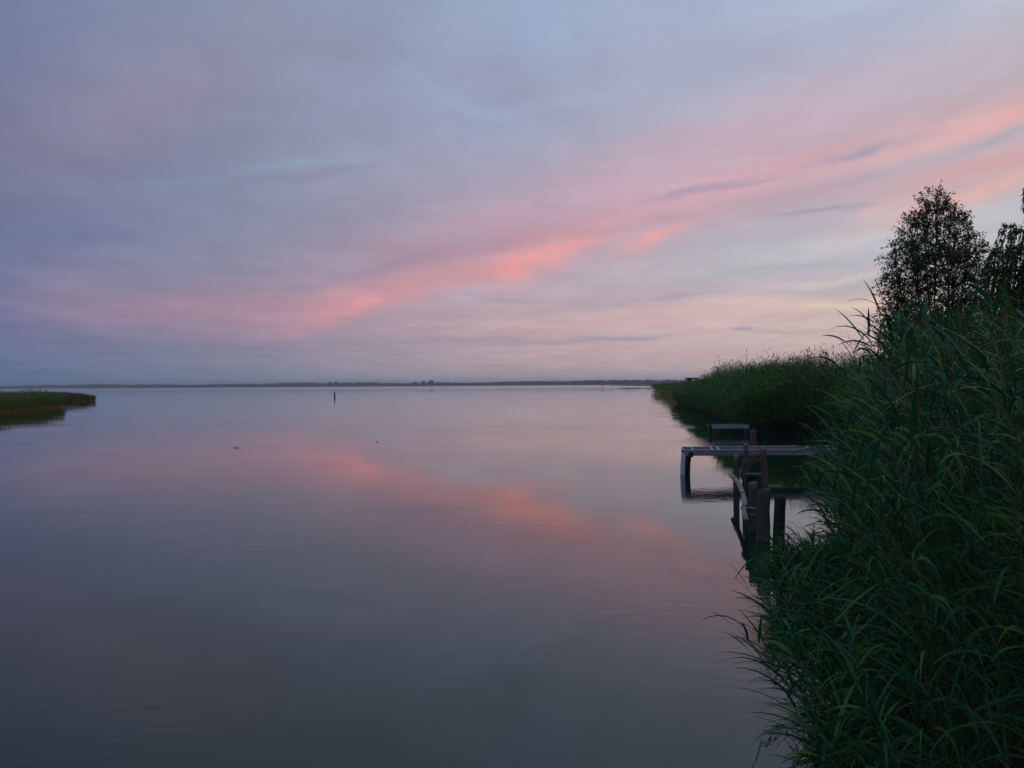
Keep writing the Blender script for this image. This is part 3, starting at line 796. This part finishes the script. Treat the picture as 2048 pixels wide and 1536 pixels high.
lathe(MB(), [(0.02, 1.42), (0.085, 1.44), (0.085, 1.54), (0.02, 1.58)]).build('topmark', ['green_dark'], root, True)

# ------------------------------------------------------------------ fishing stakes and net line far out
def stake(x, y, h, lab, flag=False):
    root = empty('fishing_stake', (x, y, 0), label=lab, cat='stake', group='thin fishing stakes far out before the reed point')
    mb = MB(); mb.tube([(0, 0, -1), (0.03, 0, h * .6), (0.06, 0, h)], [0.05, 0.045, 0.03], 7); mb.build('pole', ['wood_red'], root)
    if flag:
        f = MB(); f.box(0.0, 0.55, -0.01, 0.02, h * 0.62, h * 0.95, bev=0.004); f.build('flag', ['pink_flag'], root)
stake(42.5, 420, 1.9, 'leftmost pinkish flagged fishing stake, alone on the water', True)
stake(43.6, 425, 1.6, 'thin bare fishing stake right beside the leftmost flagged one')
stake(53.0, 430, 2.0, 'fishing stake at the left end of the dark net line')
stake(57.5, 440, 2.1, 'pinkish flagged fishing stake over the middle of the net line', True)
stake(60.2, 430, 1.7, 'fishing stake near the right end of the net line')
mb = MB(); rr = random.Random(2)
pts = [(51.5 + i * 1.35, 424 + rr.uniform(-1, 1), 0.05) for i in range(12)]
mb.tube(pts, [rr.uniform(0.10, 0.26) for _ in pts], 7)
tag(mb.build('net_float', ['dark'], smooth=True), label='low dark line of net floats strung between the far stakes', cat='net')

# ------------------------------------------------------------------ things floating on the water
def floater(x, y, n, size, mt, lab, seed):
    rr = random.Random(seed); mb = MB()
    for i in range(n):
        a = rr.uniform(-0.5, 0.5); cx, cy = (rr.uniform(-1, 1) * size if n > 1 else 0.0), (rr.uniform(-.3, .3) * size if n > 1 else 0.0); l_ = size * rr.uniform(0.5, 0.9)
        p = [(-1, 0, .006), (-.4, .22, .012), (.4, .2, .012), (1, 0, .02), (.4, -.2, .010), (-.4, -.22, .008)]
        top = [(cx + l_ * (u * math.cos(a) - v * math.sin(a)), cy + l_ * (u * math.sin(a) + v * math.cos(a)), z + 0.012) for u, v, z in p]
        bot = [(q[0], q[1], q[2] - 0.012) for q in top]
        k = len(p); mb.add(top + bot, [tuple(range(k)), tuple(reversed(range(k, 2 * k)))] + [(i, (i + k), ((i + 1) % k) + k, (i + 1) % k) for i in range(k)])
    o = mb.build('floating_leaf', [mt]); o.location = (x, y, 0)
    return tag(o, label=lab, cat='debris', group='bits of leaf floating on the lake')
floater(-9.0, 29.0, 4, 0.06, 'culm_dry', 'brownish streak of drifting reed bits left of the centre', 1)
floater(-4.8, 31.5, 1, 0.05, 'plume', 'small dark drifting leaf near the pink reflection', 2)
floater(8.35, 41.8, 3, 0.22, 'board_light', 'pale drifting reed blade at the edge of the reed reflection', 3)
floater(4.02, 20.2, 1, 0.05, 'dark', 'small dark leaf on the water beside the white birch leg', 4)

# ------------------------------------------------------------------ trees
def leaves_mesh(name, C, D, L_, W_, mt, parent, rng):
    """C centres (n,3), D leaf axes (n,3): one bent diamond leaf each"""
    n = len(C)
    D = D / np.linalg.norm(D, axis=1, keepdims=True)
    r = rng.normal(0, 1, (n, 3)); S = np.cross(D, r); S /= np.linalg.norm(S, axis=1, keepdims=True)
    Nn = np.cross(D, S)
    L_ = L_ * rng.uniform(0.6, 1.25, n)[:, None]; W_ = W_ * rng.uniform(0.7, 1.2, n)[:, None]
    a = C; b = C + D * L_ * 0.45 + S * W_ * 0.5; c = C + D * L_ + Nn * L_ * 0.15; e = C + D * L_ * 0.45 - S * W_ * 0.5
    V = np.stack([a, b, c, e], 1).reshape(-1, 3)
    Q = np.arange(4 * n).reshape(n, 4)
    return np_mesh(name, V, Q, np.zeros(n), [mt], parent)
def birch():
    rng = np.random.default_rng(21); rr = random.Random(21)
    X, Y = 9.72, 20.3
    root = empty('birch_tree', (X, Y, 0.3), label='small airy birch against the sky above the reeds', cat='tree')
    zt = [0.8, 1.6, 2.6, 3.4, 4.1, 4.77, 5.25, 5.65, 6.1]; wt_ = [0.75, 0.95, 1.04, 1.08, 1.06, 0.95, 0.74, 0.46, 0.08]
    env = lambda z: float(np.interp(z, zt, wt_))
    tr = MB(); br = MB(); C, D = [], []
    # several slender stems fan up from the foot; the middle two are the leaders
    stems = [(-0.22, 0.0, 6.12), (0.02, 0.05, 6.2), (0.42, 0.1, 5.6), (-0.6, -0.1, 5.15), (0.75, 0.0, 4.95), (-0.85, 0.15, 4.35), (0.25, -0.5, 5.4), (-0.2, 0.55, 5.3), (0.62, 0.45, 4.9)]
    paths = []
    for (ex, ey, ez) in stems:
        k = 11; pts = []
        for s in np.linspace(0, 1, k):
            pts.append(Vector((ex * s ** 0.75 + 0.04 * math.sin(s * 9 + ex * 7), ey * s ** 0.75 + 0.04 * math.cos(s * 8 + ex), ez * s)))
        paths.append(pts); tr.tube(pts, [0.03 * (1 - s) ** 0.9 + 0.004 for s in np.linspace(0, 1, k)], 7, jit=0.05)
    def gap(p):      # openings through which the sky shows
        v = math.sin(p.x * 5.1 + 1.7 * math.sin(p.z * 2.7)) * math.sin(p.z * 4.3 + p.y * 3.9 + 0.6) + 0.35 * math.sin(p.x * 11 + p.z * 9)
        return v
    n = 0
    while n < 4200:
        z = 0.8 + 5.3 * rr.random(); w = env(z)
        if rr.random() > (w / 1.06) ** 1.6: continue
        a = rr.uniform(0, 2 * math.pi); q = math.sqrt(rr.random()) * w * 1.04
        c = Vector((q * math.cos(a) - 0.02, q * math.sin(a), z))
        g = gap(c) - (0.3 if z < 3.7 else 0)
        if g > 0.62 and rr.random() < 0.85: continue
        if -0.5 < c.x < 0.25 and 3.3 < z < 4.1 and rr.random() < 0.5: continue
        n += 1
        if n % 2 == 0:      # carrying branch from the closest stem
            best = min(paths, key=lambda P_: min((p - c - Vector((0, 0, -0.35))).length for p in P_))
            o_ = min(best, key=lambda p: (p - c - Vector((0, 0, -0.4))).length)
            md = o_.lerp(c, 0.55) + Vector((0, 0, 0.07)); br.tube([o_, md, c], [0.007, 0.005, 0.003], 3)
        out = Vector((c.x, c.y, 0)); out = out.normalized() if out.length > 1e-3 else Vector((1, 0, 0))
        top = z > 5.1
        tv = (out * rr.uniform(0.2, 1) + Vector((rr.gauss(0, .6), rr.gauss(0, .6), rr.uniform(0.4, 1.5) if top else rr.uniform(-1.0, 0.7)))).normalized()
        tl = rr.uniform(0.14, 0.34) * (0.8 if top else 1)
        tw = [c + tv * tl * u + Vector((0, 0, -0.22 * tl * u * u * (0 if top else 1))) for u in (0, .5, 1)]
        br.tube(tw, 0.003, 3)
        for u in range(rr.randint(9, 15)):
            v = rr.uniform(-0.1, 1.1) * 2; kk = 0 if v < 1 else 1; p = tw[kk] + (tw[kk + 1] - tw[kk]) * (v - kk)
            C.append(tuple(p + Vector((rr.gauss(0, .022), rr.gauss(0, .022), rr.gauss(0, .022))))); D.append((rr.gauss(0, .7), rr.gauss(0, .7), rr.uniform(-1.4, 0.3)))
    tr.build('trunk', ['bark'], root, True)
    br.build('branches', ['bark'], root)
    leaves_mesh('crown', np.array(C), np.array(D), 0.050, 0.037, 'birch_leaf', root, rng)
birch()

def willow():
    rng = np.random.default_rng(31); rr = random.Random(31)
    X, Y = 11.25, 17.2
    root = empty('willow_tree', (X, Y, 0.3), label='weeping willow cut off by the right edge, right of the birch', cat='tree')
    tr = MB(); tr.tube([(0, 0, -.2), (0.05, 0, 1.2), (-0.1, 0.05, 2.4), (0, 0, 3.4)], [0.24, 0.19, 0.15, 0.08], 10, jit=0.08)
    C, D = [], []
    limbs = []
    for i in range(74):
        az_ = i * 2.399; z0 = rr.uniform(1.6, 3.3); R = rr.uniform(0.6, 1.8); zt = rr.uniform(2.7, 4.95) - 0.45 * max(0, R - 1.2)
        e = Vector((math.cos(az_) * R, math.sin(az_) * R, zt))
        pts = [Vector((0, 0, z0)).lerp(e, s) + Vector((0, 0, 0.5 * math.sin(s * math.pi) * R * .5)) for s in np.linspace(0, 1, 7)]
        tr.tube(pts, [0.022 * (1 - s) + 0.004 for s in np.linspace(0, 1, 7)], 6); limbs.append((pts, az_))
    # one high limb leaning to the left with long tresses
    pts = [Vector((0, 0, 3.2)), Vector((-0.3, -.2, 4.2)), Vector((-0.6, -.3, 4.95)), Vector((-1.1, -.35, 5.35)), Vector((-1.5, -.35, 5.3))]
    tr.tube(pts, [0.05, 0.035, 0.02, 0.012, 0.006], 6)
    high = pts
    tw = MB()
    def tress(q, az_, l_, out, nlv):
        v = Vector((math.cos(az_), math.sin(az_), 0)); P_ = []
        for k in range(7):
            s = k / 6; P_.append(q + v * out * (1 - (1 - s) ** 2) + Vector((0, 0, 0.28 * out * math.sin(min(1, s * 2) * math.pi) - l_ * s ** 1.7)))
        tw.tube(P_, 0.0035, 3)
        for j in range(nlv):
            w = rr.uniform(0.02, 1); kk = min(int(w * 6), 5); c = P_[kk].lerp(P_[kk + 1], w * 6 - kk)
            t = (P_[kk + 1] - P_[kk]).normalized()
            C.append(tuple(c)); D.append(tuple(t + Vector((rr.gauss(0, .35), rr.gauss(0, .35), rr.gauss(0, .25)))))
    for pts, a0 in limbs:
        for j in range(40):
            s = rr.uniform(0.15, 1) ** 0.7; k = min(int(s * 6), 5); q = pts[k].lerp(pts[k + 1], s * 6 - k)
            tress(q, a0 + rr.gauss(0, 1.0), rr.uniform(0.6, 1.9), rr.uniform(0.15, 0.5), 36)
    for j in range(20):
        s = rr.uniform(0.35, 1); k = min(int(s * 4), 3); q = high[k].lerp(high[k + 1], s * 4 - k)
        tress(q, math.pi + rr.gauss(0, 1.0), rr.uniform(0.3, 0.8), rr.uniform(0.1, 0.38), 36)
    tr.build('trunk', ['bark'], root, True); tw.build('branches', ['bark'], root)
    leaves_mesh('crown', np.array(C), np.array(D), 0.11, 0.032, 'willow_leaf', root, rng)
willow()

def shrub(x, y, h, r, n, mt, lab, seed, ll=0.055, lw=0.035, z0=0.2):
    rng = np.random.default_rng(seed); rr = random.Random(seed)
    root = empty('shrub', (x, y, z0), label=lab, cat='shrub')
    st = MB(); C, D = [], []
    for i in range(n):
        a = i * 2.399; R = r * math.sqrt(rr.uniform(0.02, 1)); e = Vector((math.cos(a) * R, math.sin(a) * R, h * (1 - 0.35 * (R / r) ** 2) * rr.uniform(0.7, 1.05)))
        pts = [Vector((e.x * .15 * s ** .5 + e.x * .85 * s ** 1.3, e.y * .15 * s ** .5 + e.y * .85 * s ** 1.3, e.z * s)) for s in np.linspace(0, 1, 6)]
        st.tube(pts, [0.014 * (1 - s) + 0.003 for s in np.linspace(0, 1, 6)], 5)
        for j in range(150):
            s = rr.uniform(0.15, 1.02); k = min(int(s * 5), 4); q = pts[k].lerp(pts[k + 1], s * 5 - k)
            sp = 0.16 * (1.1 - s * .6)
            C.append(tuple(q + Vector((rr.gauss(0, sp), rr.gauss(0, sp), rr.gauss(0, sp * .7))))); D.append((rr.gauss(0, 1), rr.gauss(0, 1), rr.gauss(0.1, .7)))
    st.build('stems', ['bark'], root); leaves_mesh('foliage', np.array(C), np.array(D), ll, lw, mt, root, rng)
shrub(9.9, 19.2, 3.35, 1.3, 80, 'birch_leaf', 'dark bushy shrub under the birch crown', 41)
shrub(10.3, 17.8, 3.75, 1.5, 110, 'birch_leaf', 'dark shrub filling the gap below the willow', 42)
shrub(8.3, 19.9, 3.25, 0.35, 12, 'birch_leaf', 'small dark leafy sapling poking out of the reeds left of the birch', 43, ll=0.05, lw=0.03)
shrub(9.0, 20.4, 3.2, 0.8, 34, 'birch_leaf', 'low dark shrub at the left foot of the birch', 44)

# lone crowns rising over the far wood
def far_tree(x, y, h, r, lab, seed):
    rr = random.Random(seed)
    root = empty('far_tree', (x, y, 0.4), label=lab, cat='tree', group='round crowns rising above the far wood')
    mb = MB()
    for (dx_, dz_, s) in ((0, 0, 1), (-r * .55, -h * .12, .72), (r * .5, -h * .14, .75), (0.1 * r, h * .1, .6)):
        prof = [(r * s * math.sin(a) * rr.uniform(.9, 1.08) + .01, h * .68 + dz_ - r * s * .9 * math.cos(a)) for a in np.linspace(0.05, math.pi - .05, 8)]
        t = lathe(MB(), prof, 11)
        mb.add([(px + dx_ + rr.uniform(-.3, .3), py, pz) for px, py, pz in t.v], t.f)
    mb.build('crown', ['forest'], root)
    q = MB(); q.tube([(0, 0, -.4), (0, 0, h * .5)], r * .12, 7); q.build('trunk', ['bark'], root)
far_tree(-705, 3440, 16.4, 8, 'left crown of the far pair left of centre on the horizon', 1)
far_tree(-682, 3440, 17.2, 9, 'right and broader crown of the far pair left of centre on the horizon', 2)
far_tree(-365, 3360, 16.8, 6, 'small leftmost crown of the far group near the middle of the horizon', 3)
far_tree(-335, 3360, 17.8, 8, 'middle crown of the far group near the middle of the horizon', 4)
far_tree(-306, 3360, 19.6, 10, 'biggest and rightmost crown of the far group near mid horizon', 5)
def house(x, y, w, d_, h, lab, seed):
    root = empty('house', (x, y, 0.3), label=lab, cat='house')
    b = MB(); b.box(-w / 2, w / 2, -d_ / 2, d_ / 2, 0, h, bev=0.05); b.build('wall', ['white'], root)
    r = MB(); ov = 0.5
    r.add([(-w / 2 - ov, -d_ / 2 - ov, h), (w / 2 + ov, -d_ / 2 - ov, h), (w / 2 + ov, d_ / 2 + ov, h), (-w / 2 - ov, d_ / 2 + ov, h), (-w / 2 - ov, 0, h + d_ * .4), (w / 2 + ov, 0, h + d_ * .4)],
          [(3, 2, 1, 0), (0, 1, 5, 4), (2, 3, 4, 5), (1, 2, 5), (3, 0, 4)]); r.build('roof', ['dark'], root)
    for k in (-1, 0, 1):
        q = MB(); q.box(k * w * .3 - .5, k * w * .3 + .5, -d_ / 2 - .04, -d_ / 2 - .005, h * .35, h * .75, bev=0.01); q.build('window', ['dark'], root)
house(202, 3075, 8, 6, 3.4, 'tiny white house by the water under the far wood, right of centre', 1)
house(160, 3090, 5, 5, 2.6, 'even smaller pale hut on the far shore left of the white house', 2)

# ------------------------------------------------------------------ air
hz = bpy.data.materials.new('haze_air'); hz.use_nodes = True
nt = hz.node_tree; nt.nodes.clear()
pv = nt.nodes.new('ShaderNodeVolumePrincipled'); pv.inputs['Density'].default_value = 0.00021
pv.inputs['Density Attribute'].default_value = ''
pv.inputs['Color'].default_value = (0.80, 0.88, 1.0, 1); pv.inputs['Anisotropy'].default_value = 0.0
ho = nt.nodes.new('ShaderNodeOutputMaterial'); nt.links.new(pv.outputs[0], ho.inputs['Volume'])
vs, fs = box_data(-5200, 5200, -450, 5500, -1.7, 27)
o = mesh_obj('haze', vs, fs, hz); tag(o, kind='stuff')
